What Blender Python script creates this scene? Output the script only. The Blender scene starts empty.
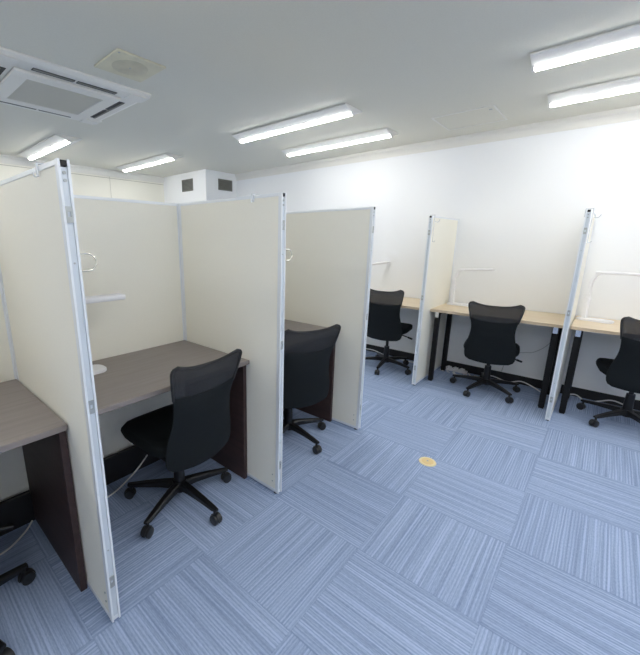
import bpy, bmesh, math, random
from mathutils import Vector, Matrix
random.seed(4)
SC = bpy.context.scene
COL = SC.collection
PI = math.pi
R = math.radians

# ------------------------------------------------------------------ materials
def new_mat(name):
    m = bpy.data.materials.new(name); m.use_nodes = True
    nt = m.node_tree
    return m, nt, nt.nodes['Principled BSDF']

def plain(name, col, rough=0.5, metal=0.0, spec=0.5, noise=0.0, nscale=60, bump=0.0, bscale=400):
    m, nt, b = new_mat(name)
    b.inputs['Roughness'].default_value = rough
    b.inputs['Metallic'].default_value = metal
    b.inputs['Specular IOR Level'].default_value = spec
    b.inputs['Base Color'].default_value = (*col, 1)
    tc = nt.nodes.new('ShaderNodeTexCoord')
    if noise:
        n = nt.nodes.new('ShaderNodeTexNoise'); n.inputs['Scale'].default_value = nscale
        n.inputs['Detail'].default_value = 4
        nt.links.new(tc.outputs['Object'], n.inputs['Vector'])
        r = nt.nodes.new('ShaderNodeValToRGB')
        r.color_ramp.elements[0].position = 0.3; r.color_ramp.elements[1].position = 0.7
        r.color_ramp.elements[0].color = (*[c * (1 - noise) for c in col], 1)
        r.color_ramp.elements[1].color = (*[min(1, c * (1 + noise)) for c in col], 1)
        nt.links.new(n.outputs['Fac'], r.inputs['Fac'])
        nt.links.new(r.outputs['Color'], b.inputs['Base Color'])
    if bump:
        n2 = nt.nodes.new('ShaderNodeTexNoise'); n2.inputs['Scale'].default_value = bscale
        nt.links.new(tc.outputs['Object'], n2.inputs['Vector'])
        bp = nt.nodes.new('ShaderNodeBump'); bp.inputs['Strength'].default_value = bump
        bp.inputs['Distance'].default_value = 0.002
        nt.links.new(n2.outputs['Fac'], bp.inputs['Height'])
        nt.links.new(bp.outputs['Normal'], b.inputs['Normal'])
    return m

M = {}
M['wall'] = plain('white_wallpaper', (.90, .912, .918), .85, bump=.15, bscale=300)
M['wall_far'] = plain('cream_wall_board', (.88, .86, .76), .8)
M['joint'] = plain('board_joint', (.55, .53, .46), .8)
M['ceil'] = plain('ceiling_board', (.75, .73, .635), .9, noise=.02, nscale=120)
M['crown'] = plain('crown_white', (.81, .795, .74), .7)
M['fabric'] = plain('beige_partition_cloth', (.90, .88, .79), .8, noise=.03, nscale=500, bump=.2, bscale=900)
M['alu'] = plain('pale_aluminium', (.83, .86, .885), .35, metal=.2)
M['groove'] = plain('post_channel', (.66, .71, .75), .4, metal=.2)
M['bracket'] = plain('steel_bracket', (.45, .47, .46), .35, metal=.7)
M['black'] = plain('black_plastic', (.008, .008, .009), .34, spec=.4)
M['rubber'] = plain('black_rubber', (.015, .015, .016), .55)
M['caster'] = plain('caster_grey_black', (.018, .019, .021), .3)
M['cloth'] = plain('black_chair_cloth', (.009, .012, .014), .85, spec=.2, noise=.25, nscale=700, bump=.3, bscale=1200)
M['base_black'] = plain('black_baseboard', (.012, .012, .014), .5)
M['legblack'] = plain('black_powder_coat', (.006, .006, .007), .55, spec=.25)
M['white'] = plain('white_plastic', (.86, .86, .88), .35)
M['acwhite'] = plain('air_conditioner_white', (.80, .785, .73), .5)
M['acgrille'] = plain('air_conditioner_grille', (.66, .65, .59), .6)
M['dark'] = plain('dark_slot', (.03, .034, .04), .6)
M['aged'] = plain('aged_cream_plastic', (.72, .675, .50), .6, noise=.08, nscale=8)
M['aged2'] = plain('aged_brown_plastic', (.58, .54, .40), .6, noise=.1, nscale=14)
M['housing'] = plain('lamp_housing_white', (.82, .805, .76), .5)
M['cap'] = plain('tan_floor_cap', (.80, .62, .30), .45)
M['capring'] = plain('tan_floor_cap_rim', (.86, .72, .42), .4)
M['cable'] = plain('white_cable', (.80, .80, .78), .45)
M['cable_grey'] = plain('grey_cable', (.55, .56, .56), .5)
M['wire'] = plain('cream_wire', (.80, .77, .66), .2, metal=.5)
M['chrome'] = plain('chrome', (.75, .75, .76), .18, metal=1)
M['vent'] = plain('grey_vent_metal', (.20, .20, .18), .5, metal=.2)
M['ventdark'] = plain('vent_shadow_metal', (.09, .09, .085), .6)

def clear_mat():
    m, nt, b = new_mat('clear_plastic')
    b.inputs['Base Color'].default_value = (.9, .93, .97, 1)
    b.inputs['Roughness'].default_value = .15
    b.inputs['Alpha'].default_value = .6
    return m
M['clear'] = clear_mat()

def mesh_mat():
    m, nt, b = new_mat('black_open_mesh')
    b.inputs['Base Color'].default_value = (.02, .021, .023, 1)
    b.inputs['Roughness'].default_value = .6
    tc = nt.nodes.new('ShaderNodeTexCoord')
    ck = nt.nodes.new('ShaderNodeTexNoise'); ck.inputs['Scale'].default_value = 260
    nt.links.new(tc.outputs['Object'], ck.inputs['Vector'])
    mp = nt.nodes.new('ShaderNodeMapRange')
    mp.inputs['From Min'].default_value = .35; mp.inputs['From Max'].default_value = .65
    mp.inputs['To Min'].default_value = .66; mp.inputs['To Max'].default_value = .84
    nt.links.new(ck.outputs['Fac'], mp.inputs['Value'])
    nt.links.new(mp.outputs['Result'], b.inputs['Alpha'])
    return m
M['mesh'] = mesh_mat()

def wood(name, c1, c2, rough, along='X', sx=3.0, sy=40.0, spec=.4):
    m, nt, b = new_mat(name)
    b.inputs['Roughness'].default_value = rough
    b.inputs['Specular IOR Level'].default_value = spec
    tc = nt.nodes.new('ShaderNodeTexCoord')
    mp = nt.nodes.new('ShaderNodeMapping')
    mp.inputs['Scale'].default_value = (sx, sy, sy) if along == 'X' else (sy, sx, sy)
    n = nt.nodes.new('ShaderNodeTexNoise'); n.inputs['Scale'].default_value = 1.0
    n.inputs['Detail'].default_value = 6; n.inputs['Distortion'].default_value = .4
    r = nt.nodes.new('ShaderNodeValToRGB')
    r.color_ramp.elements[0].position = .3; r.color_ramp.elements[1].position = .72
    r.color_ramp.elements[0].color = (*c1, 1); r.color_ramp.elements[1].color = (*c2, 1)
    nt.links.new(tc.outputs['Object'], mp.inputs['Vector'])
    nt.links.new(mp.outputs['Vector'], n.inputs['Vector'])
    nt.links.new(n.outputs['Fac'], r.inputs['Fac'])
    nt.links.new(r.outputs['Color'], b.inputs['Base Color'])
    return m
M['wenge'] = wood('wenge_laminate', (.235, .205, .192), (.285, .25, .236), .38, 'X')
M['wenge_leg'] = wood('wenge_leg_laminate', (.040, .024, .024), (.062, .036, .034), .5, 'Y')
M['maple'] = wood('pale_maple_laminate', (.68, .56, .40), (.76, .65, .49), .45, 'Y', 2, 30)
M['maple_edge'] = plain('maple_edge_band', (.58, .46, .32), .5)

def emit(name, col, s):
    m, nt, b = new_mat(name)
    b.inputs['Base Color'].default_value = (.8, .8, .8, 1)
    b.inputs['Emission Color'].default_value = (*col, 1)
    b.inputs['Emission Strength'].default_value = s
    return m
M['tube'] = emit('lit_light_tube', (1.0, .985, .97), 23.5)

def carpet():
    m, nt, b = new_mat('blue_striped_carpet_tiles')
    N, L = nt.nodes, nt.links
    b.inputs['Roughness'].default_value = .95
    b.inputs['Specular IOR Level'].default_value = .15
    tc = N.new('ShaderNodeTexCoord')
    sep = N.new('ShaderNodeSeparateXYZ'); L.new(tc.outputs['Object'], sep.inputs[0])
    def mth(op, a, bb=None, c=None):
        n = N.new('ShaderNodeMath'); n.operation = op
        for i, v in enumerate((a, bb, c)):
            if v is None: continue
            if isinstance(v, (int, float)): n.inputs[i].default_value = v
            else: L.new(v, n.inputs[i])
        return n.outputs[0]
    gx = mth('MULTIPLY', mth('SUBTRACT', sep.outputs[0], .827), 2.0)
    gy = mth('MULTIPLY', mth('SUBTRACT', sep.outputs[1], .636), 2.0)
    ix, iy = mth('FLOOR', gx), mth('FLOOR', gy)
    par = mth('FLOORED_MODULO', mth('ADD', ix, iy), 2.0)      # 0: stripes along x, 1: along y
    fx, fy = mth('SUBTRACT', gx, ix), mth('SUBTRACT', gy, iy)
    # coordinate across the stripes / along the stripes
    def mix(f, a, bb):
        return mth('ADD', mth('MULTIPLY', a, mth('SUBTRACT', 1.0, f)), mth('MULTIPLY', bb, f))
    across = mix(par, sep.outputs[1], sep.outputs[0])
    along = mix(par, sep.outputs[0], sep.outputs[1])
    tid = mth('ADD', mth('MULTIPLY', ix, 7.31), mth('MULTIPLY', iy, 3.77))
    def stripes(sa, sl, detail):
        cx = N.new('ShaderNodeCombineXYZ')
        L.new(mth('MULTIPLY', across, sa), cx.inputs[0]); L.new(mth('MULTIPLY', along, sl), cx.inputs[1]); L.new(tid, cx.inputs[2])
        n = N.new('ShaderNodeTexNoise'); n.inputs['Scale'].default_value = 1; n.inputs['Detail'].default_value = detail
        L.new(cx.outputs[0], n.inputs['Vector']); return n.outputs['Fac']
    s1 = stripes(110, 1.2, 1)      # uneven cords
    s2 = stripes(30, 5, 1)         # where the ribs stand out more
    s3 = stripes(330, 70, 2)       # loops
    rib = mth('MULTIPLY_ADD', mth('SINE', mth('MULTIPLY_ADD', across, 2 * PI / .0125, mth('MULTIPLY', s2, 5.0))), .5, .5)
    rib = mth('POWER', rib, .6)
    amp = mth('MULTIPLY_ADD', s1, .36, -.04)
    v = mth('ADD', mth('ADD', mth('MULTIPLY', rib, amp), mth('MULTIPLY', s1, .34)), mth('MULTIPLY_ADD', s3, .30, .17))
    # tile tint
    wn = N.new('ShaderNodeTexWhiteNoise'); wn.noise_dimensions = '1D'; L.new(tid, wn.inputs['W'])
    v = mth('ADD', v, mth('MULTIPLY', mth('SUBTRACT', wn.outputs['Value'], .5), .05))
    # seams
    def edge(f):
        return mth('MINIMUM', f, mth('SUBTRACT', 1.0, f))
    e = mth('MINIMUM', edge(fx), edge(fy))
    seam = mth('LESS_THAN', e, .006)
    v = mth('SUBTRACT', v, mth('MULTIPLY', seam, .07))
    r = N.new('ShaderNodeValToRGB')
    r.color_ramp.elements[0].position = .36; r.color_ramp.elements[1].position = .74
    r.color_ramp.elements[0].color = (.195, .265, .43, 1)
    r.color_ramp.elements[1].color = (.425, .525, .725, 1)
    L.new(v, r.inputs['Fac']); L.new(r.outputs['Color'], b.inputs['Base Color'])
    bp = N.new('ShaderNodeBump'); bp.inputs['Strength'].default_value = .5; bp.inputs['Distance'].default_value = .003
    L.new(v, bp.inputs['Height']); L.new(bp.outputs['Normal'], b.inputs['Normal'])
    return m
M['carpet'] = carpet()

# ------------------------------------------------------------------ mesh helpers
def box(bm, x0, x1, y0, y1, z0, z1, bev=0.0, seg=2):
    r = bmesh.ops.create_cube(bm, size=1.0)
    vs = r['verts']
    for v in vs:
        v.co = Vector((x0 + (v.co.x + .5) * (x1 - x0), y0 + (v.co.y + .5) * (y1 - y0), z0 + (v.co.z + .5) * (z1 - z0)))
    if bev:
        es = list({e for v in vs for e in v.link_edges})
        bmesh.ops.bevel(bm, geom=es, offset=bev, segments=seg, affect='EDGES', profile=.5)

def cyl(bm, p0, p1, r0, r1=None, n=20, caps=True):
    p0, p1 = Vector(p0), Vector(p1); r1 = r0 if r1 is None else r1
    d = (p1 - p0); q = d.to_track_quat('Z', 'Y')
    a = [bm.verts.new(p0 + q @ Vector((r0 * math.cos(2*PI*i/n), r0 * math.sin(2*PI*i/n), 0))) for i in range(n)]
    b = [bm.verts.new(p1 + q @ Vector((r1 * math.cos(2*PI*i/n), r1 * math.sin(2*PI*i/n), 0))) for i in range(n)]
    for i in range(n):
        bm.faces.new((a[i], a[(i+1) % n], b[(i+1) % n], b[i]))
    if caps:
        bm.faces.new(a[::-1]); bm.faces.new(b)

def spline(pts, k=8, closed=False):
    pts = [Vector(p) for p in pts]; out = []
    n = len(pts)
    rng = range(n if closed else n - 1)
    for i in rng:
        if closed:
            p = [pts[(i + j - 1) % n] for j in range(4)]
        else:
            p = [pts[max(0, min(n - 1, i + j - 1))] for j in range(4)]
        for s in range(k):
            t = s / k
            out.append(.5 * ((2*p[1]) + (-p[0]+p[2])*t + (2*p[0]-5*p[1]+4*p[2]-p[3])*t*t + (-p[0]+3*p[1]-3*p[2]+p[3])*t**3))
    if not closed: out.append(pts[-1])
    return out

def tube(bm, pts, r, n=8, closed=False, smooth_k=8):
    P = spline(pts, smooth_k, closed) if smooth_k else [Vector(p) for p in pts]
    rings = []; up = None
    m = len(P)
    for i, p in enumerate(P):
        if closed: t = P[(i+1) % m] - P[i-1]
        else: t = P[min(i+1, m-1)] - P[max(i-1, 0)]
        t.normalize()
        if up is None:
            up = Vector((0, 0, 1)) if abs(t.z) < .9 else Vector((1, 0, 0))
        s = t.cross(up); s.normalize(); up = s.cross(t); up.normalize()
        rr = r(i / max(1, m-1)) if callable(r) else r
        rings.append([bm.verts.new(p + s * rr * math.cos(2*PI*j/n) + up * rr * math.sin(2*PI*j/n)) for j in range(n)])
    for i in range(m if closed else m - 1):
        a, b = rings[i], rings[(i+1) % m]
        for j in range(n):
            bm.faces.new((a[j], a[(j+1) % n], b[(j+1) % n], b[j]))
    if not closed:
        bm.faces.new(rings[0][::-1]); bm.faces.new(rings[-1])

def prism(bm, prof, axis, a0, a1):
    """extrude a 2-D outline along an axis; outline coords are the two other axes in x,y,z order"""
    def pt(u, v, a):
        return Vector((a, u, v)) if axis == 'X' else Vector((u, a, v)) if axis == 'Y' else Vector((u, v, a))
    A = [bm.verts.new(pt(u, v, a0)) for u, v in prof]
    B = [bm.verts.new(pt(u, v, a1)) for u, v in prof]
    n = len(prof)
    for i in range(n):
        bm.faces.new((A[i], A[(i+1) % n], B[(i+1) % n], B[i]))
    bm.faces.new(A[::-1]); bm.faces.new(B)

def link(name, bm, mat, parent=None, smooth=False, loc=None, rotz=None):
    bmesh.ops.recalc_face_normals(bm, faces=bm.faces[:])
    me = bpy.data.meshes.new(name); bm.to_mesh(me); bm.free()
    me.materials.append(mat)
    if smooth:
        for p in me.polygons: p.use_smooth = True
        try: me.set_sharp_from_angle(angle=R(38))
        except Exception: pass
    o = bpy.data.objects.new(name, me); COL.objects.link(o)
    if parent is not None: o.parent = parent
    if loc is not None: o.location = loc
    if rotz is not None: o.rotation_euler = (0, 0, rotz)
    return o

def part(name, mat, fn, parent=None, smooth=False):
    bm = bmesh.new(); fn(bm)
    return link(name, bm, mat, parent, smooth)

def thing(name, label, cat, loc=(0, 0, 0), rotz=0, group=None):
    o = bpy.data.objects.new(name, None); COL.objects.link(o)
    o.empty_display_size = .1
    o.location = loc; o.rotation_euler = (0, 0, rotz)
    tag(o, label, cat, group); return o

def tag(o, label, cat, group=None):
    o['label'] = label; o['category'] = cat; o['kind'] = 'thing'
    if group: o['group'] = group
    return o

def struct(name, mat, fn, smooth=False):
    o = part(name, mat, fn, None, smooth); o['kind'] = 'structure'; return o

def copy_thing(root, label, loc, rotz, group=None):
    r = root.copy(); COL.objects.link(r)
    r.location = loc; r.rotation_euler = (0, 0, rotz); r['label'] = label
    if group: r['group'] = group
    for ch in root.children:
        c = ch.copy(); COL.objects.link(c); c.parent = r
        for g in ch.children:
            d = g.copy(); COL.objects.link(d); d.parent = c
    return r

# ------------------------------------------------------------------ layout (metres; camera stands over the origin)
CZ = 1.3883
X1, X2, X3, TH = .3951, 1.3435, 2.2915, .033
YF1, YF2, YF3, YB = 1.1276, 1.142, 1.171, 1.9647
XW, YW, HC = 4.2263, 5.66, 2.390
XL, YN = -3.0, -3.4
RY1, RY2, XR = 1.1967, .1400, 3.4472
HP = 1.6
HD, HR = .7473, .7428

# ------------------------------------------------------------------ room
struct('floor', M['carpet'], lambda b: box(b, XL, XW, YN, YW, -.1, 0))
struct('ceiling', M['ceil'], lambda b: box(b, XL, XW, YN, YW, HC, HC + .1))
struct('wall_right', M['wall'], lambda b: box(b, XW, XW + .1, YN, YW, 0, HC))
struct('wall_back', M['wall_far'], lambda b: box(b, XL, XW, YW, YW + .1, 0, HC))
struct('wall_left', M['wall'], lambda b: box(b, XL - .1, XL, YN, YW, 0, HC))
struct('wall_front', M['wall'], lambda b: box(b, XL, XW, YN - .1, YN, 0, HC))
struct('wall_column', M['wall'], lambda b: box(b, 3.605, XW, 4.535, YW, 0, HC))
struct('baseboard_right', M['base_black'], lambda b: box(b, XW - .008, XW, YN, 4.535, 0, .085))
struct('baseboard_back', M['base_black'], lambda b: box(b, XL, 3.605, YW - .008, YW, 0, .085))
def crown_prof(d=.035, h=.095):
    return [(0, 0), (-.010, 0), (-.012, .02), (-d * .6, h * .55), (-d, h * .72), (-d, h), (0, h)]
struct('trim_1', M['crown'], lambda b: prism(b, [(XW + u, HC - .095 + v) for u, v in crown_prof()], 'Y', YN, 4.535))
struct('trim_2', M['crown'], lambda b: prism(b, [(YW + u, HC - .095 + v) for u, v in crown_prof()], 'X', XL, 3.605))
for i, x in enumerate((2.69, 1.78, .87, -.04, -.95)):
    struct('trim_%d' % (3 + i), M['joint'], lambda b: box(b, x - .003, x + .003, YW - .002, YW, .085, HC - .095))
struct('trim_8', M['joint'], lambda b: box(b, XL, 3.605, YW - .003, YW, HC - .12, HC - .112))

# ------------------------------------------------------------------ ceiling lights
def make_light():
    t = thing('ceiling_light', '', 'ceiling light', (0, 0, HC), 0, 'ceiling lights')
    L = 1.27
    part('housing', M['housing'], lambda b: prism(b, [(-.118, 0), (-.118, -.004), (-.125, -.004), (-.125, -.012), (-.024, -.040), (.024, -.040), (.125, -.012), (.125, -.004), (.118, -.004), (.118, 0)], 'Y', -L/2, L/2), t)
    prof = [(-.022, -.038), (-.024, -.043), (-.020, -.051), (-.010, -.055), (.010, -.055), (.020, -.051), (.024, -.043), (.022, -.038)]
    part('tube', M['tube'], lambda b: prism(b, prof, 'Y', -L/2 + .012, L/2 - .012), t, True)
    for s in (-1, 1):
        part('end_cap', M['housing'], lambda b: prism(b, [(u * 1.06, v - .0005) for u, v in prof], 'Y', s * (L/2 - .011), s * (L/2 + .003)), t)
    return t
lt = make_light()
lights = [
    ((2.775, 2.275), 'ceiling light above the booths, nearer of the lit pair in the middle of the ceiling'),
    ((3.57, 2.32), 'ceiling light closest to the right wall in the middle of the ceiling'),
    ((2.80, -.135), 'brightest ceiling light at the top right corner, nearer of its pair'),
    ((3.585, -.13), 'ceiling light at the right edge just above the white wall, lower of its pair'),
    ((1.60, 4.80), 'ceiling light far off past the air conditioner, leftmost of all the lit lamps'),
    ((2.777, 4.72), 'ceiling light far off just left of the white column with vents'),
]
more = [((1.605, -.135), 'added unseen ceiling light over the open floor behind the viewer, inner of its pair'),  # unseen lamps added along the same spacing to brighten the screen faces
        ((.82, -.135), 'added unseen ceiling light over the open floor behind the viewer, outer of its pair'),
        ((3.585, -2.55), 'added unseen ceiling light in the rear corner by the right wall'),
        ((2.80, -2.55), 'added unseen ceiling light in the rear of the room, second from the right wall'),
        ((1.605, -2.55), 'added unseen ceiling light in the rear of the room, third from the right wall'),
        ((.82, -2.55), 'added unseen ceiling light in the rear of the room, fourth from the right wall'),
        ((-.35, 2.33), 'added unseen ceiling light to the left of the air conditioner, next to it'),
        ((-1.14, 2.33), 'added unseen ceiling light to the left of the air conditioner, farther from it'),
        ((-.35, -.135), 'added unseen ceiling light at the left behind the viewer, inner of its pair'),
        ((-1.14, -.135), 'added unseen ceiling light at the left behind the viewer, outer of its pair'),
        ((-.35, -2.55), 'added unseen ceiling light in the rear of the room, second from the left'),
        ((-1.14, -2.55), 'added unseen ceiling light in the rear of the room, nearest the left wall'),
        ((-.35, 4.75), 'added unseen ceiling light far off past the booths, inner of the left pair'),
        ((-1.14, 4.75), 'added unseen ceiling light far off past the booths, outer of the left pair')]
for i, ((x, y), lab) in enumerate(lights + more):
    if i == 0:
        lt.location = (x, y, HC); lt['label'] = lab
    else:
        copy_thing(lt, lab, (x, y, HC), 0)

# ------------------------------------------------------------------ air conditioner cassette
ac = thing('air_conditioner', 'square white ceiling air conditioner cassette with dark outlet slots', 'air conditioner', (1.105, 3.045, HC), 0)
W = .475
def ac_frame(b):
    I = .325
    for k in range(4):
        n0 = len(b.verts)
        w = W if k % 2 == 0 else I
        prism(b, [(-W, -.0005), (-W, -.012), (-W + .03, -.026), (-I, -.026), (-I, -.0005)], 'X', -w, w)
        b.verts.ensure_lookup_table()
        bmesh.ops.rotate(b, cent=(0, 0, 0), matrix=Matrix.Rotation(k * PI / 2, 3, 'Z'), verts=b.verts[n0:])
part('frame', M['acwhite'], ac_frame, ac)
for k in range(4):
    def slot(b):
        box(b, -.245, -.008, -.392, -.350, -.0285, -.0262); box(b, .008, .265, -.392, -.350, -.0285, -.0262)
        bmesh.ops.rotate(b, cent=(0, 0, 0), matrix=Matrix.Rotation(k * PI / 2, 3, 'Z'), verts=b.verts[:])
    part('outlet_slot', M['dark'], slot, ac)
def ac_louver(b, k):
    box(b, -.240, -.010, -.388, -.374, -.033, -.029); box(b, .010, .260, -.388, -.374, -.033, -.029)
    bmesh.ops.rotate(b, cent=(0, 0, 0), matrix=Matrix.Rotation(k * PI / 2, 3, 'Z'), verts=b.verts[:])
for k in range(4):
    part('louver', M['vent'], lambda b: ac_louver(b, k), ac)
def ac_corner(b, sx, sy):
    box(b, *(sorted((sx * .335, sx * .45))), *(sorted((sy * .335, sy * .45))), -.032, -.0262, .002)
for sx in (-1, 1):
    for sy in (-1, 1):
        part('corner_cover', M['acwhite'], lambda b: ac_corner(b, sx, sy), ac)
def ac_inner(b):
    o, i, z0, z1 = .325, .235, -.045, -.0262
    box(b, -o, o, -o, -i, z0, z1, .004); box(b, -o, o, i, o, z0, z1, .004)
    box(b, -o, -i, -i, i, z0, z1, .004); box(b, i, o, -i, i, z0, z1, .004)
pi_ = part('intake_panel', M['acwhite'], ac_inner, ac)
def ac_gr(b):
    box(b, -.234, .234, -.234, .234, -.036, -.030)
    for k in range(24):
        y = -.225 + k * .0196
        box(b, -.232, .232, y, y + .006, -.041, -.036)
part('intake_grille', M['acgrille'], ac_gr, pi_)

# ------------------------------------------------------------------ other ceiling fittings
sp = thing('ceiling_vent', 'aged square cream vent cover on ceiling next to the air conditioner', 'vent', (1.265, 2.27, HC), 0)
part('cover_plate', M['aged'], lambda b: box(b, -.15, .15, -.15, .15, -.012, -.0005, .004), sp)
def sp_in(b):
    cyl(b, (0, 0, -.0135), (0, 0, -.0122), .10, .102, 40)
part('diffuser', M['aged2'], sp_in, sp, True)
part('screw', M['bracket'], lambda b: cyl(b, (0, 0, -.016), (0, 0, -.0136), .006), sp)
part('screw', M['bracket'], lambda b: cyl(b, (-.132, -.132, -.014), (-.132, -.132, -.012), .006), sp)

hp = thing('ceiling_hatch', 'square ceiling access hatch with thin frame near the right wall', 'hatch', (3.68, 1.06, HC), 0)
def hatch_frame(b):
    a, c = .235, .222
    box(b, -a, a, -a, -c, -.005, -.0005); box(b, -a, a, c, a, -.005, -.0005)
    box(b, -a, -c, -c, c, -.005, -.0005); box(b, c, a, -c, c, -.005, -.0005)
part('frame', M['crown'], hatch_frame, hp)
part('lid', M['ceil'], lambda b: box(b, -.219, .219, -.219, .219, -.003, -.0005), hp)
part('latch', M['bracket'], lambda b: cyl(b, (-.15, -.19, -.006), (-.15, -.19, -.003), .012), hp)

def vent(name, label, loc, rotz, w, h):
    t = thing(name, label, 'vent', loc, rotz, 'vents on the column')
    def fr(b):
        e = .014
        box(b, -w/2, w/2, -.010, -.0005, h/2 - e, h/2); box(b, -w/2, w/2, -.010, -.0005, -h/2, -h/2 + e)
        box(b, -w/2, -w/2 + e, -.010, -.0005, -h/2 + e, h/2 - e); box(b, w/2 - e, w/2, -.010, -.0005, -h/2 + e, h/2 - e)
    part('frame', M['vent'], fr, t)
    part('backing', M['ventdark'], lambda b: box(b, -w/2 + .014, w/2 - .014, -.003, -.0005, -h/2 + .014, h/2 - .014), t)
    def sl(b):
        k = 8; hh = h - .028
        for i in range(k):
            z = -hh/2 + hh * (i + .5) / k
            prism(b, [(-.009, z - .007), (-.0075, z - .007), (-.003, z + .005), (-.0045, z + .005)], 'X', -w/2 + .014, w/2 - .014)
    part('louver', M['vent'], sl, t)
vent('wall_vent', 'grey louvred vent on the left face of the white column', (3.605, 4.985, 2.205), -PI/2, .28, .175)
vent('wall_vent', 'darker grey louvred vent on the right face of the white column', (3.98, 4.535, 2.205), 0, .28, .16)

# ------------------------------------------------------------------ partitions
def make_screen(name, label, L, loc, rotz, group, free=True, gap=.012):
    """a screen along local +Y from its free end, thickness along +X"""
    t = thing(name, label, 'partition', loc, rotz, group)
    pw = .022
    part('panel_board', M['fabric'], lambda b: box(b, .0035, TH - .0035, pw, L - pw, gap + .018, HP - .016), t)
    def post(b, y0, y1, web0, web1):
        box(b, 0, .0075, y0, y1, gap, HP, .0015); box(b, TH - .0075, TH, y0, y1, gap, HP, .0015)
        box(b, .0075, TH - .0075, web0, web1, gap, HP - .02)
    part('frame_post', M['alu'], lambda b: post(b, 0, pw, .007, pw), t)
    part('frame_post', M['alu'], lambda b: post(b, L - pw, L, L - pw, L - .007), t)
    part('post_channel', M['groove'], lambda b: box(b, .008, TH - .008, .0055, .0069, gap + .02, HP - .022), t)
    part('top_rail', M['alu'], lambda b: box(b, .0005, TH - .0005, pw, L - pw, HP - .016, HP - .001, .002), t)
    part('bottom_rail', M['alu'], lambda b: box(b, .001, TH - .001, pw, L - pw, gap, gap + .018, .002), t)
    part('end_cap', M['black'], lambda b: box(b, .008, TH - .008, .001, pw - .001, HP - .018, HP - .003), t)
    for z in (1.455, .87, .185):
        c = part('connector', M['bracket'], lambda b: (box(b, .0078, TH - .0078, .001, .0055, z - .022, z - .006), box(b, .0078, TH - .0078, .001, .0055, z + .008, z + .022), box(b, .0078, .012, .001, .0055, z - .006, z + .008), box(b, TH - .012, TH - .0078, .001, .0055, z - .006, z + .008)), t)
    for z in (HP - .035, HP - .055):
        part('screw', M['bracket'], lambda b: cyl(b, (TH/2, .002, z), (TH/2, .0055, z), .0045, n=10), t)
    for z in (1.32, .32):
        part('screw', M['bracket'], lambda b: cyl(b, (TH/2, .004, z), (TH/2, .0055, z), .003, n=10), t)
    for z in (.075, .115):
        part('rivet', M['bracket'], lambda b: cyl(b, (.001, .045, z), (.0035, .045, z), .004, n=10), t)
    for y in (.03, L - .05):
        part('foot', M['rubber'], lambda b: cyl(b, (TH/2, y, .0005), (TH/2, y, gap), .012, .009, 12), t)
    return t

GP = 'beige partition screens'
make_screen('partition_screen', 'nearest beige partition screen at left, its aluminium end post closest to the viewer', YB - YF1, (X1, YF1, 0), 0, GP)
make_screen('partition_screen', 'beige side partition screen between the two dark-desk booths with chairs, second from viewer', YB - YF2, (X2, YF2, 0), 0, GP)
make_screen('partition_screen', 'beige side partition screen at the far end of the dark desk booths', YB - YF3, (X3, YF3, 0), 0, GP)
make_screen('partition_screen', 'unseen beige partition screen added on the outer side of the nearest dark desk, left of the frame', YB - YF1, (X1 - .9484, YF1, 0), 0, GP)  # added beyond the view to shade the nearest booth
# screens standing out from the right wall: local +Y points to the wall
make_screen('partition_screen', 'beige partition screen against the right wall between the two left pale wooden desks', XW - XR - .010, (XR, RY1 + TH, 0), -PI/2, GP)
make_screen('partition_screen', 'beige partition screen at right seen edge-on as a slim aluminium post', XW - XR - .010, (XR, RY2 + TH, 0), -PI/2, GP)

def back_screen(label, x0, x1):
    t = thing('back_screen', label, 'partition', (x0, YB, 0), 0, 'beige back screens behind the dark desks')
    L = x1 - x0; pw = .022; g = .012
    part('panel_board', M['fabric'], lambda b: box(b, pw, L - pw, .0035, TH - .0035, g + .018, HP - .016), t)
    for a in (0, L - pw):
        part('frame_post', M['alu'], lambda b: box(b, a, a + pw, 0, TH, g, HP - .001, .002), t)
    part('top_rail', M['alu'], lambda b: box(b, pw, L - pw, 0, TH, HP - .016, HP - .001, .002), t)
    part('bottom_rail', M['alu'], lambda b: box(b, pw, L - pw, .001, TH - .001, g, g + .018), t)
    for a in (.03, L - .03):
        part('foot', M['rubber'], lambda b: cyl(b, (a, TH/2, 0), (a, TH/2, g), .012, .009, 12), t)
back_screen('beige back screen behind the nearest dark desk at the left edge', X1 - .93, X1 + .014)
back_screen('beige back screen behind the dark desk with the white lamp', X1 + TH - .016, X2 + .014)
back_screen('beige back screen behind the dark desk in the far booth', X2 + TH - .016, X3 + .014)

# ------------------------------------------------------------------ dark desks
def dark_desk(label, x0, x1, yf):
    t = thing('dark_desk', label, 'desk', ((x0 + x1)/2, 0, 0), 0, 'dark wood desks in the booths')
    w = (x1 - x0)/2; yb = YB - .003
    part('desktop', M['wenge'], lambda b: box(b, -w, w, yf, yb, HD - .024, HD, .003), t)
    for s in (-1, 1):
        a = s * w; c = s * (w - .025)
        part('side_panel', M['wenge_leg'], lambda b: box(b, min(a, c) , max(a, c), yf + .026, yb - .01, 0.001, HD - .0245, .0015), t)
    part('rear_stretcher', M['base_black'], lambda b: box(b, -w + .0255, w - .0255, yb - .035, yb - .012, .001, .165, .0015), t)  # near-black in place of wenge, deep shade below the desk put into the colour
    return t
dark_desk('nearest dark wood desk at the left edge, cut off by the frame', X1 - .915, X1 - .002, 1.322)
dark_desk('dark wood desk with a white lamp, in the booth with the nearest chair', X1 + TH + .002, X2 - .002, 1.357)
dark_desk('dark wood desk mostly hidden behind a chair in the farther booth', X2 + TH + .002, X3 - .002, 1.375)

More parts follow.
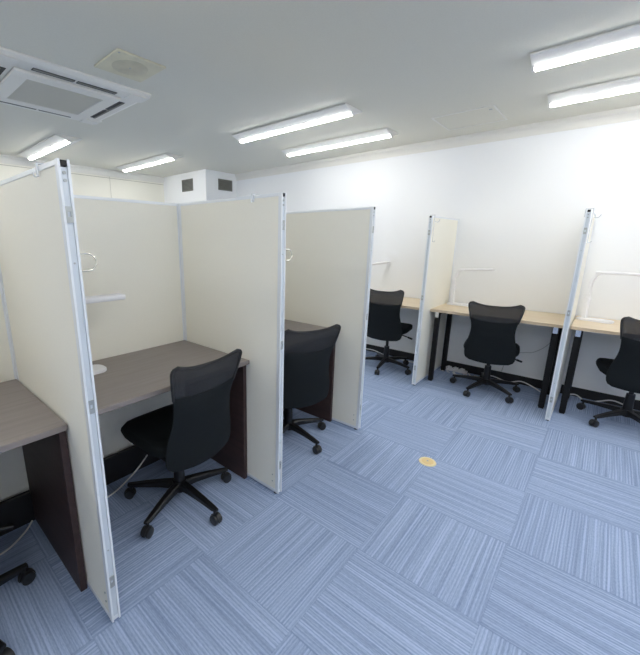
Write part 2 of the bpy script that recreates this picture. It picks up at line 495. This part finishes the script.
# ------------------------------------------------------------------ pale desks on the right
def pale_desk(label, y0, y1):
    t = thing('pale_desk', label, 'desk', (0, (y0 + y1)/2, 0), 0, 'pale wooden desks along the right wall')
    w = (y1 - y0)/2; xf, xb = 3.640, XW - .012
    part('desktop', M['maple'], lambda b: box(b, xf, xb, -w, w, HR - .025, HR, .002), t)
    part('edge_band', M['maple_edge'], lambda b: box(b, xf - .002, xf - .0001, -w, w, HR - .024, HR - .001), t)
    for s in (-1, 1):
        for x in (xf + .055, xb - .13):
            y = s * (w - .050)
            lg = part('leg', M['legblack'], lambda b: (box(b, x, x + .042, y - .021, y + .021, .012, HR - .0255, .003), box(b, x + .004, x + .038, y - .017, y + .017, .001, .012)), t)
            part('bracket', M['chrome'], lambda b: box(b, x - .004, x - .0002, y - .016, y + .016, HR - .085, HR - .0265), lg)
        yy = s * (w - .050)
        part('cross_bar', M['legblack'], lambda b: box(b, xf + .0975, xb - .131, yy - .012, yy + .012, HR - .06, HR - .0258), t)
    return t
pale_desk('pale wooden desk on the right wall, farthest one, partly behind a booth screen', RY1 + TH + .004, 2.25)
pale_desk('pale wooden desk on the right wall in the middle, between two screens', RY2 + TH + .004, RY1 - .004)
pale_desk('pale wooden desk at the right edge, cut off by the frame', -.92, RY2 - .004)

# ------------------------------------------------------------------ chairs
BZ0, BZ1 = .330, .878
def back_pt(u, t, off=0.0):
    """local chair coords: chair faces +Y"""
    # half width along the height: full bottom, waist, flared top
    def lerp(keys, t):
        for (a, va), (b_, vb) in zip(keys, keys[1:]):
            if t <= b_:
                s = (t - a)/(b_ - a); s = s*s*(3-2*s)
                return va + (vb - va) * s
        return keys[-1][1]
    hw = lerp([(0, .190), (.16, .196), (.55, .164), (1.0, .198)], t)
    rb, rt = .10, .05
    if t < rb: hw -= .036 * (1 - math.sqrt(max(0, 1 - (1 - t/rb)**2)))
    if t > 1 - rt: hw -= .030 * (1 - math.sqrt(max(0, 1 - ((t - 1 + rt)/rt)**2)))
    zt = BZ1 - .030 + .030 * abs(u)**2.8
    zb = BZ0 + .012 * u * u
    z = zb + (zt - zb) * t
    y = -.215 - .030 * math.sin(t * PI * .55 + .1) - .030 * max(0, t - .55)/.45 + .012 * math.sin(PI * min(1, t/.5)) + .022 * u * u * (1 - t) - .018 * u**4 * max(0, t - .6)/.4
    return Vector((u * hw, y + off, z))

def sheet(bm, t0, t1, nt, nu, thick, umax=1.0, puff=0.0):
    F, B = [], []
    for i in range(nt + 1):
        t = t0 + (t1 - t0) * i/nt
        fr, br = [], []
        for j in range(nu + 1):
            u = (-1 + 2*j/nu) * umax
            e = (1 - abs(u/umax)**4) * (1 - abs(2*i/nt - 1)**6)
            th = thick * (.35 + .65 * e) + puff * e
            fr.append(bm.verts.new(back_pt(u, t, th/2))); br.append(bm.verts.new(back_pt(u, t, -th/2)))
        F.append(fr); B.append(br)
    for i in range(nt):
        for j in range(nu):
            bm.faces.new((F[i][j], F[i][j+1], F[i+1][j+1], F[i+1][j]))
            bm.faces.new((B[i][j], B[i+1][j], B[i+1][j+1], B[i][j+1]))
    for i in range(nt):
        bm.faces.new((F[i][0], F[i+1][0], B[i+1][0], B[i][0]))
        bm.faces.new((F[i][nu], B[i][nu], B[i+1][nu], F[i+1][nu]))
    for j in range(nu):
        bm.faces.new((F[0][j], B[0][j], B[0][j+1], F[0][j+1]))
        bm.faces.new((F[nt][j], F[nt][j+1], B[nt][j+1], B[nt][j]))

def seat_bm(b):
    n, m = 28, 7
    rings = []
    top, bot = .462, .396
    def sup(a, hx, hy, p=4.5):
        c, s = math.cos(a), math.sin(a)
        r = (abs(c)**p + abs(s)**p) ** (-1/p)
        return hx * c * r, hy * s * r
    prof = [(.55, bot), (.90, bot + .002), (.985, bot + .016), (1.0, bot + .034), (.985, top - .016), (.93, top - .004), (.70, top), (.35, top - .004)]
    for f, z in prof:
        ring = []
        for i in range(n):
            x, y = sup(2*PI*i/n, .220 * f, .225 * f)
            zz = z - (.018 * max(0, (y - .10)/.13)**2 if z > bot + .02 else 0)
            ring.append(b.verts.new((x, y + .030, zz)))
        rings.append(ring)
    for a, c in zip(rings, rings[1:]):
        for i in range(n):
            b.faces.new((a[i], a[(i+1) % n], c[(i+1) % n], c[i]))
    b.faces.new(rings[0][::-1]); b.faces.new(rings[-1])

def leg_bm(b):
    # a tapering arm along local +X
    secs = [(.022, .023, .080, .122), (.09, .020, .084, .118), (.18, .017, .080, .106), (.262, .014, .072, .092), (.288, .010, .074, .088)]
    rings = []
    for x, w, z0, z1 in secs:
        c = .35 * w
        rings.append([b.verts.new(p) for p in ((x, -w, z0), (x, w, z0), (x, w, z1 - c), (x, w - c, z1), (x, -w + c, z1), (x, -w, z1 - c))])
    for a, c in zip(rings, rings[1:]):
        for i in range(6):
            b.faces.new((a[i], a[(i+1) % 6], c[(i+1) % 6], c[i]))
    b.faces.new(rings[0][::-1]); b.faces.new(rings[-1])

def caster_bm(b, x=.272):
    r = .0265
    for s in (-1, 1):
        cyl(b, (x + .008, s * .009, r + .0005), (x + .008, s * .020, r + .0005), r, r * .96, 18)
        cyl(b, (x + .008, s * .020, r + .0005), (x + .008, s * .0225, r + .0005), r * .96, r * .6, 18)
    # hood over the wheels
    pr = []
    for i in range(9):
        a = R(-10 + 190 * i/8)
        pr.append((x + .008 + .031 * math.cos(a), r + .031 * math.sin(a)))
    pr += [(x + .008 - .022, r + .004), (x + .008 + .022, r + .004)]
    prism(b, pr, 'Y', -.0085, .0085)
    cyl(b, (x, 0, .05), (x, 0, .074), .008, .008, 10)

def make_chair():
    t = thing('office_chair', '', 'chair', (0, 0, 0), 0, 'black mesh-back office chairs')
    part('seat', M['cloth'], seat_bm, t, True)
    part('seat_pan', M['black'], lambda b: box(b, -.17, .17, -.15, .19, .378, .3958, .005), t)
    part('backrest', M['cloth'], lambda b: sheet(b, .0, .735, 22, 18, .030, 1.0, .010), t, True)
    part('mesh_panel', M['mesh'], lambda b: sheet(b, .735, .998, 9, 18, .004, .99), t, True)
    def rim(b):
        pts = []
        N = 22
        for i in range(N + 1): pts.append(back_pt(-1, .70 + .30 * i/N))
        for i in range(1, N): pts.append(back_pt(-1 + 2*i/N, 1.0))
        for i in range(N + 1): pts.append(back_pt(1, 1.0 - .30 * i/N))
        tube(b, pts, .0065, 8, False, 0)
    part('back_frame', M['rubber'], rim, t, True)
    def spine(b):
        P = [(0, -.02, .372), (0, -.12, .366), (0, -.185, .378), (0, -.212, .42), (0, -.225, .50)]
        tube(b, P, lambda s: .026 - .008 * s, 10)
    part('back_bracket', M['black'], spine, t, True)
    def mech(b):
        box(b, -.075, .075, -.10, .10, .342, .378, .01)
        box(b, -.035, .035, -.05, .05, .325, .343, .008)
    part('tilt_mechanism', M['black'], mech, t)
    part('lever', M['black'], lambda b: (tube(b, [(.07, .02, .358), (.15, .03, .352), (.215, .035, .335)], .006, 8), cyl(b, (.205, .034, .338), (.25, .038, .324), .010, .009, 10)), t, True)
    part('gas_column', M['black'], lambda b: (cyl(b, (0, 0, .10), (0, 0, .25), .031, .026, 20), cyl(b, (0, 0, .25), (0, 0, .36), .015, .015, 16)), t, True)
    part('hub', M['black'], lambda b: (cyl(b, (0, 0, .072), (0, 0, .124), .044, .038, 24)), t, True)
    lb = None
    for k in range(5):
        if lb is None:
            lb = part('base_leg', M['black'], leg_bm, t, False); l = lb
            cs = part('caster', M['caster'], caster_bm, l, True)
        else:
            l = lb.copy(); COL.objects.link(l); l.parent = t
            c = cs.copy(); COL.objects.link(c); c.parent = l
        l.rotation_euler = (0, 0, 2*PI*k/5)
    return t

def phase(chair, world_deg, rotz):
    k = 0
    for c in chair.children:
        if c.name.startswith('base_leg'):
            c.rotation_euler = (0, 0, R(world_deg + 72 * k) - rotz)
            # casters trail at slightly different headings
            k += 1

chairs = [
    ((.960, 1.518), 91, 58, 'nearest full black office chair, pushed to the dark desk with a white lamp'),
    ((1.875, 1.505), 67, 47, 'black office chair in the farther dark desk booth, partly behind a screen'),
    ((3.765, 1.650), 8, 44, 'black mesh-back office chair at the farthest pale desk, left of a screen'),
    ((3.800, .672), 8, 18, 'black mesh-back office chair at the middle pale desk between two screens'),
    ((3.815, -.287), 8, 70, 'black mesh-back office chair at the right edge, cut off by the frame'),
    ((-.04, 1.512), 79, 10, 'black office chair at the left edge with only casters and base legs in view'),
]
proto = make_chair()
for i, ((x, y), ang, ph, lab) in enumerate(chairs):
    rz = R(ang - 90)
    if i == 0:
        c = proto; c.location = (x, y, 0); c.rotation_euler = (0, 0, rz); c['label'] = lab
    else:
        c = copy_thing(proto, lab, (x, y, 0), rz)
    phase(c, ph, rz)
    if i == 2:                                   # this one has its seat wound up a little higher
        for p in c.children:
            if p.name.split('.')[0] not in ('base_leg', 'hub', 'gas_column'):
                p.location.z += .035

# ------------------------------------------------------------------ desk lamps
def slat(b, pts, wid, th, side):
    """flat bar following pts; side = width direction"""
    P = spline(pts, 8); side = Vector(side).normalized(); rings = []
    for i, p in enumerate(P):
        t = (P[min(i+1, len(P)-1)] - P[max(i-1, 0)]).normalized()
        n = side.cross(t).normalized()
        rings.append([b.verts.new(p + side * a * wid/2 + n * c * th/2) for a, c in ((-1, -1), (1, -1), (1, 1), (-1, 1))])
    for a, c in zip(rings, rings[1:]):
        for k in range(4): b.faces.new((a[k], a[(k+1) % 4], c[(k+1) % 4], c[k]))
    b.faces.new(rings[0][::-1]); b.faces.new(rings[-1])

def desk_lamp(label, loc, rotz, hlen=.40, z=1.12, tilt=0.0, hw=.026, ht=.010):
    """local: base under the post, head runs along +X from the post top, z above desk"""
    zd = loc[2]; t = thing('desk_lamp', label, 'lamp', loc, rotz, 'white desk lamps')
    h = z - zd
    def base(b):
        pr = []
        for cx_, cy_, a0 in ((.140, .015, 0), (-.005, .015, 90), (-.005, -.015, 180), (.140, -.015, 270)):
            for q in range(7):
                a = R(a0 + 15 * q); pr.append((cx_ + .045 * math.cos(a), cy_ + .045 * math.sin(a)))
        prism(b, pr, 'Z', .001, .013)
        prism(b, [(.0675 + (u - .0675) * .95, v * .93) for u, v in pr], 'Z', .0128, .016)
    part('base', M['white'], base, t, True)
    part('lower_arm', M['white'], lambda b: slat(b, [(-.002, 0, .010), (-.006, 0, .08), (-.008, 0, .165)], .050, .026, (0, 1, 0)), t, True)
    part('joint', M['white'], lambda b: cyl(b, (-.008, -.030, .175), (-.008, .030, .175), .018, .018, 18), t, True)
    part('upper_arm', M['white'], lambda b: slat(b, [(-.008, 0, .185), (-.006, 0, .25), (.000, 0, h - .07), (.026, 0, h - .02), (.060, 0, h - .004)], .046, .022, (0, 1, 0)), t, True)
    def head(b):
        box(b, .015, .015 + hlen, -hw, hw, h - ht, h + ht, .008, 3)
        if tilt: bmesh.ops.rotate(b, cent=(.03, 0, h), matrix=Matrix.Rotation(-tilt, 3, 'Y'), verts=b.verts[:])
    hd = part('lamp_head', M['white'], head, t, True)
    def strip(b):
        box(b, .075, -.005 + hlen, -.018, .018, h - ht - .0015, h - ht - .0001)
        if tilt: bmesh.ops.rotate(b, cent=(.03, 0, h), matrix=Matrix.Rotation(-tilt, 3, 'Y'), verts=b.verts[:])
    part('light_strip', M['acgrille'], strip, hd)
    return t
desk_lamp('white desk lamp on the dark desk, its arm showing past the nearest screen', (.555, 1.80, HD), 0, .30, 1.105, 0, .034, .014)
desk_lamp('white desk lamp on the middle pale desk beside a chair', (4.07, 1.122, HR), -PI/2 + .05, .315, 1.10, .06)
desk_lamp('white desk lamp on the pale desk at the right edge', (4.04, .075, HR), -PI/2 - .22, .42, 1.140)
desk_lamp('white desk lamp on the farthest pale desk, only its arm tip in view', (3.93, 2.12, HR), -PI/2 + .9, .34, 1.10, .12)

# ------------------------------------------------------------------ hooks
def top_hook(label, x, y):
    t = thing('panel_hook', label, 'hook', (x, y, HP), 0, 'clear hooks over the screens')
    def st(b):
        w = .009
        pr = [(-.0045, -.032), (-.0015, -.032), (-.0015, .003), (TH + .0015, .003), (TH + .0015, -.03), (TH + .0045, -.03), (TH + .0045, .0065), (-.0045, .0065)]
        prism(b, pr, 'Y', -w, w)
    part('strap', M['clear'], st, t)
    part('hook_tip', M['clear'], lambda b: tube(b, [(-.003, 0, -.029), (-.009, 0, -.033), (-.014, 0, -.029), (-.015, 0, -.022)], .002, 8), t, True)
top_hook('small clear hook hung over the top of the nearest screen', X1, 1.285)
top_hook('small clear hook hung over the top of the second screen', X2, 1.327)

def wire_hook(label, x, y, z):
    t = thing('wire_hook', label, 'hook', (x, y, z), 0, 'round wire hooks on the screens')
    part('mount', M['clear'], lambda b: box(b, .0005, .004, -.012, .012, -.035, .035, .001), t)
    pts = [(.003, 0, .026)] + [(.038 + .032 * math.cos(R(a)), 0, .027 * math.sin(R(a))) for a in (80, 55, 30, 5, -20, -45, -70)] + [(.006, 0, -.026)]
    part('ring', M['wire'], lambda b: tube(b, pts, .0028, 8), t, True)
wire_hook('cream wire hook on the far side of the nearest screen', X1 + TH, 1.190, 1.319)
wire_hook('cream wire hook on the far side of the second screen', X2 + TH, 1.160, 1.316)

def side_hanger(label, x, y0, side):
    """wire hanger over a right-hand screen top with a hooked tail"""
    t = thing('wire_hanger', label, 'hook', (x, y0, HP), 0, 'wire hangers on the right screens')
    s = side
    a = TH if s > 0 else 0
    part('hanger_wire', M['clear'], lambda b: tube(b, [(0, (TH + .004 if s < 0 else -.004), -.05), (0, (TH + .004 if s < 0 else -.004), .001), (0, (TH - .002 if s < 0 else .002), .0045), (0, TH/2, .005), (0, (-.002 if s < 0 else TH + .002), .0045), (0, (-.004 if s < 0 else TH + .004), -.01), (0, (-.005 if s < 0 else TH + .005), -.20), (0, (-.012 if s < 0 else TH + .012), -.225), (0, (-.028 if s < 0 else TH + .028), -.215)], .0022, 8), t, True)
    part('hook_arm', M['clear'], lambda b: tube(b, [(0, a + s * .006, -.05), (0, a + s * .035, -.055), (0, a + s * .05, -.035)], .0025, 8), t, True)
side_hanger('clear wire hanger over the top of the edge-on screen at right', XR + .05, RY2, -1)
side_hanger('clear wire hanger on the screen between the two left pale desks', XR + .045, RY1, -1)

# ------------------------------------------------------------------ floor cap and cables
cp = thing('floor_cap', 'round tan floor outlet cap on the blue carpet', 'floor cap', (2.245, .65, 0), 0)
part('rim', M['capring'], lambda b: cyl(b, (0, 0, .0008), (0, 0, .006), .052, .048, 36), cp)
part('lid', M['cap'], lambda b: cyl(b, (0, 0, .006), (0, 0, .0085), .036, .034, 32), cp)
part('screw', M['bracket'], lambda b: cyl(b, (0, 0, .0085), (0, 0, .0095), .006, n=12), cp)

def cable(name, label, pts, r, mat, group=None):
    o = part(name, mat, lambda b: tube(b, pts, r, 8), None, True)
    return tag(o, label, 'cable', group)
cable('power_cable', 'white cable on the floor under the nearest dark desk', [(-.45, 1.86, .005), (-.2, 1.87, .006), (.05, 1.82, .006), (.2, 1.80, .006), (.30, 1.86, .006), (.35, 1.905, .02)], .0042, M['cable'])
cable('power_cable', 'white cable under the dark desk behind the nearest chair', [(.47, 1.75, .005), (.60, 1.80, .006), (.74, 1.82, .016), (.88, 1.86, .05), (.98, 1.89, .10)], .0042, M['cable'])
cable('power_cable', 'white cable along the baseboard under the middle pale desk', [(4.165, .905, .012), (4.12, .87, .006), (4.13, .80, .006), (4.18, .70, .035), (4.15, .55, .02), (4.16, .44, .05), (4.12, .33, .03), (4.10, .27, .006)], .0055, M['cable'])
cable('power_cable', 'white cable along the baseboard under the pale desk at right', [(4.16, .115, .006), (4.165, .03, .035), (4.12, -.05, .006), (4.14, -.13, .03), (4.16, -.21, .055), (4.14, -.29, .045), (4.13, -.40, .006), (4.16, -.6, .006)], .0055, M['cable'])
cable('power_cable', 'white cable along the baseboard beneath the farthest pale desk', [(4.16, 2.2, .03), (4.14, 2.0, .05), (4.12, 1.85, .03), (4.15, 1.7, .006), (4.14, 1.5, .006), (4.16, 1.32, .006)], .0055, M['cable'])
cable('power_cable', 'thin grey cable hanging against the white wall below the middle pale desk', [(4.215, .25, .71), (4.21, .26, .52), (4.205, .31, .42), (4.205, .39, .35), (4.205, .46, .33), (4.205, .55, .30), (4.20, .60, .20), (4.19, .62, .10)], .0035, M['cable_grey'])

def power_strip(label, loc, rotz):
    t = thing('power_strip', label, 'power strip', loc, rotz, 'power strips')
    part('body', M['white'], lambda b: box(b, -.11, .11, -.022, .022, .001, .03, .004), t)
    for k in range(3):
        p = part('plug', M['white'], lambda b: box(b, -.085 + k * .065, -.05 + k * .065, -.014, .014, .0305, .048, .004), t)
        part('cord', M['cable'], lambda b: tube(b, [(-.068 + k * .065, .0, .047), (-.060 + k * .065, .02, .056), (-.03 + k * .065, .05, .04), (.01 + k * .065, .06, .006), (-.02 + k * .06, .085, .006)], .0042, 8), p, True)
    return t
power_strip('white power strip with plugs on the floor under the middle pale desk', (4.165, 1.03, 0), PI/2)

cable('power_cable', 'bundle of looped white cable on the floor by the power strip', [(4.07 + .035 * math.cos(.55 * k) * (1 - k * .008), 1.02 - .009 * k + .04 * math.sin(.55 * k), .006 + .0018 * (k % 13)) for k in range(38)], .0042, M['cable'])

# ------------------------------------------------------------------ world and camera
w = bpy.data.worlds.new('room_world'); SC.world = w; w.use_nodes = True
w.node_tree.nodes['Background'].inputs['Color'].default_value = (.9, .95, 1, 1)
w.node_tree.nodes['Background'].inputs['Strength'].default_value = .2

cam = bpy.data.cameras.new('camera'); co = bpy.data.objects.new('camera', cam); COL.objects.link(co)
f_px, cx, cy = 365.70, 265.19, 327.39
cam.sensor_fit = 'HORIZONTAL'; cam.sensor_width = 36
cam.lens = f_px * 36 / 640
cam.shift_x = (320 - cx) / 640; cam.shift_y = (cy - 327.5) / 640
cam.clip_start = .02
yaw, pitch, roll = R(42.785), R(13.478), R(.1835)
F = Vector((math.cos(yaw) * math.cos(pitch), math.sin(yaw) * math.cos(pitch), -math.sin(pitch)))
Rt = Vector((math.sin(yaw), -math.cos(yaw), 0)); U = Rt.cross(F)
R2 = Rt * math.cos(roll) + U * math.sin(roll); U2 = -Rt * math.sin(roll) + U * math.cos(roll)
co.matrix_world = Matrix(((R2.x, U2.x, -F.x, 0), (R2.y, U2.y, -F.y, 0), (R2.z, U2.z, -F.z, CZ), (0, 0, 0, 1)))
SC.camera = co

SC.view_settings.view_transform = 'Standard'
SC.view_settings.look = 'None'
SC.view_settings.gamma = 1
SC.view_settings.use_curve_mapping = False
SC.view_settings.exposure = 0.47
SC.cycles.max_bounces = 12
SC.cycles.diffuse_bounces = 8
SC.cycles.use_denoising = True
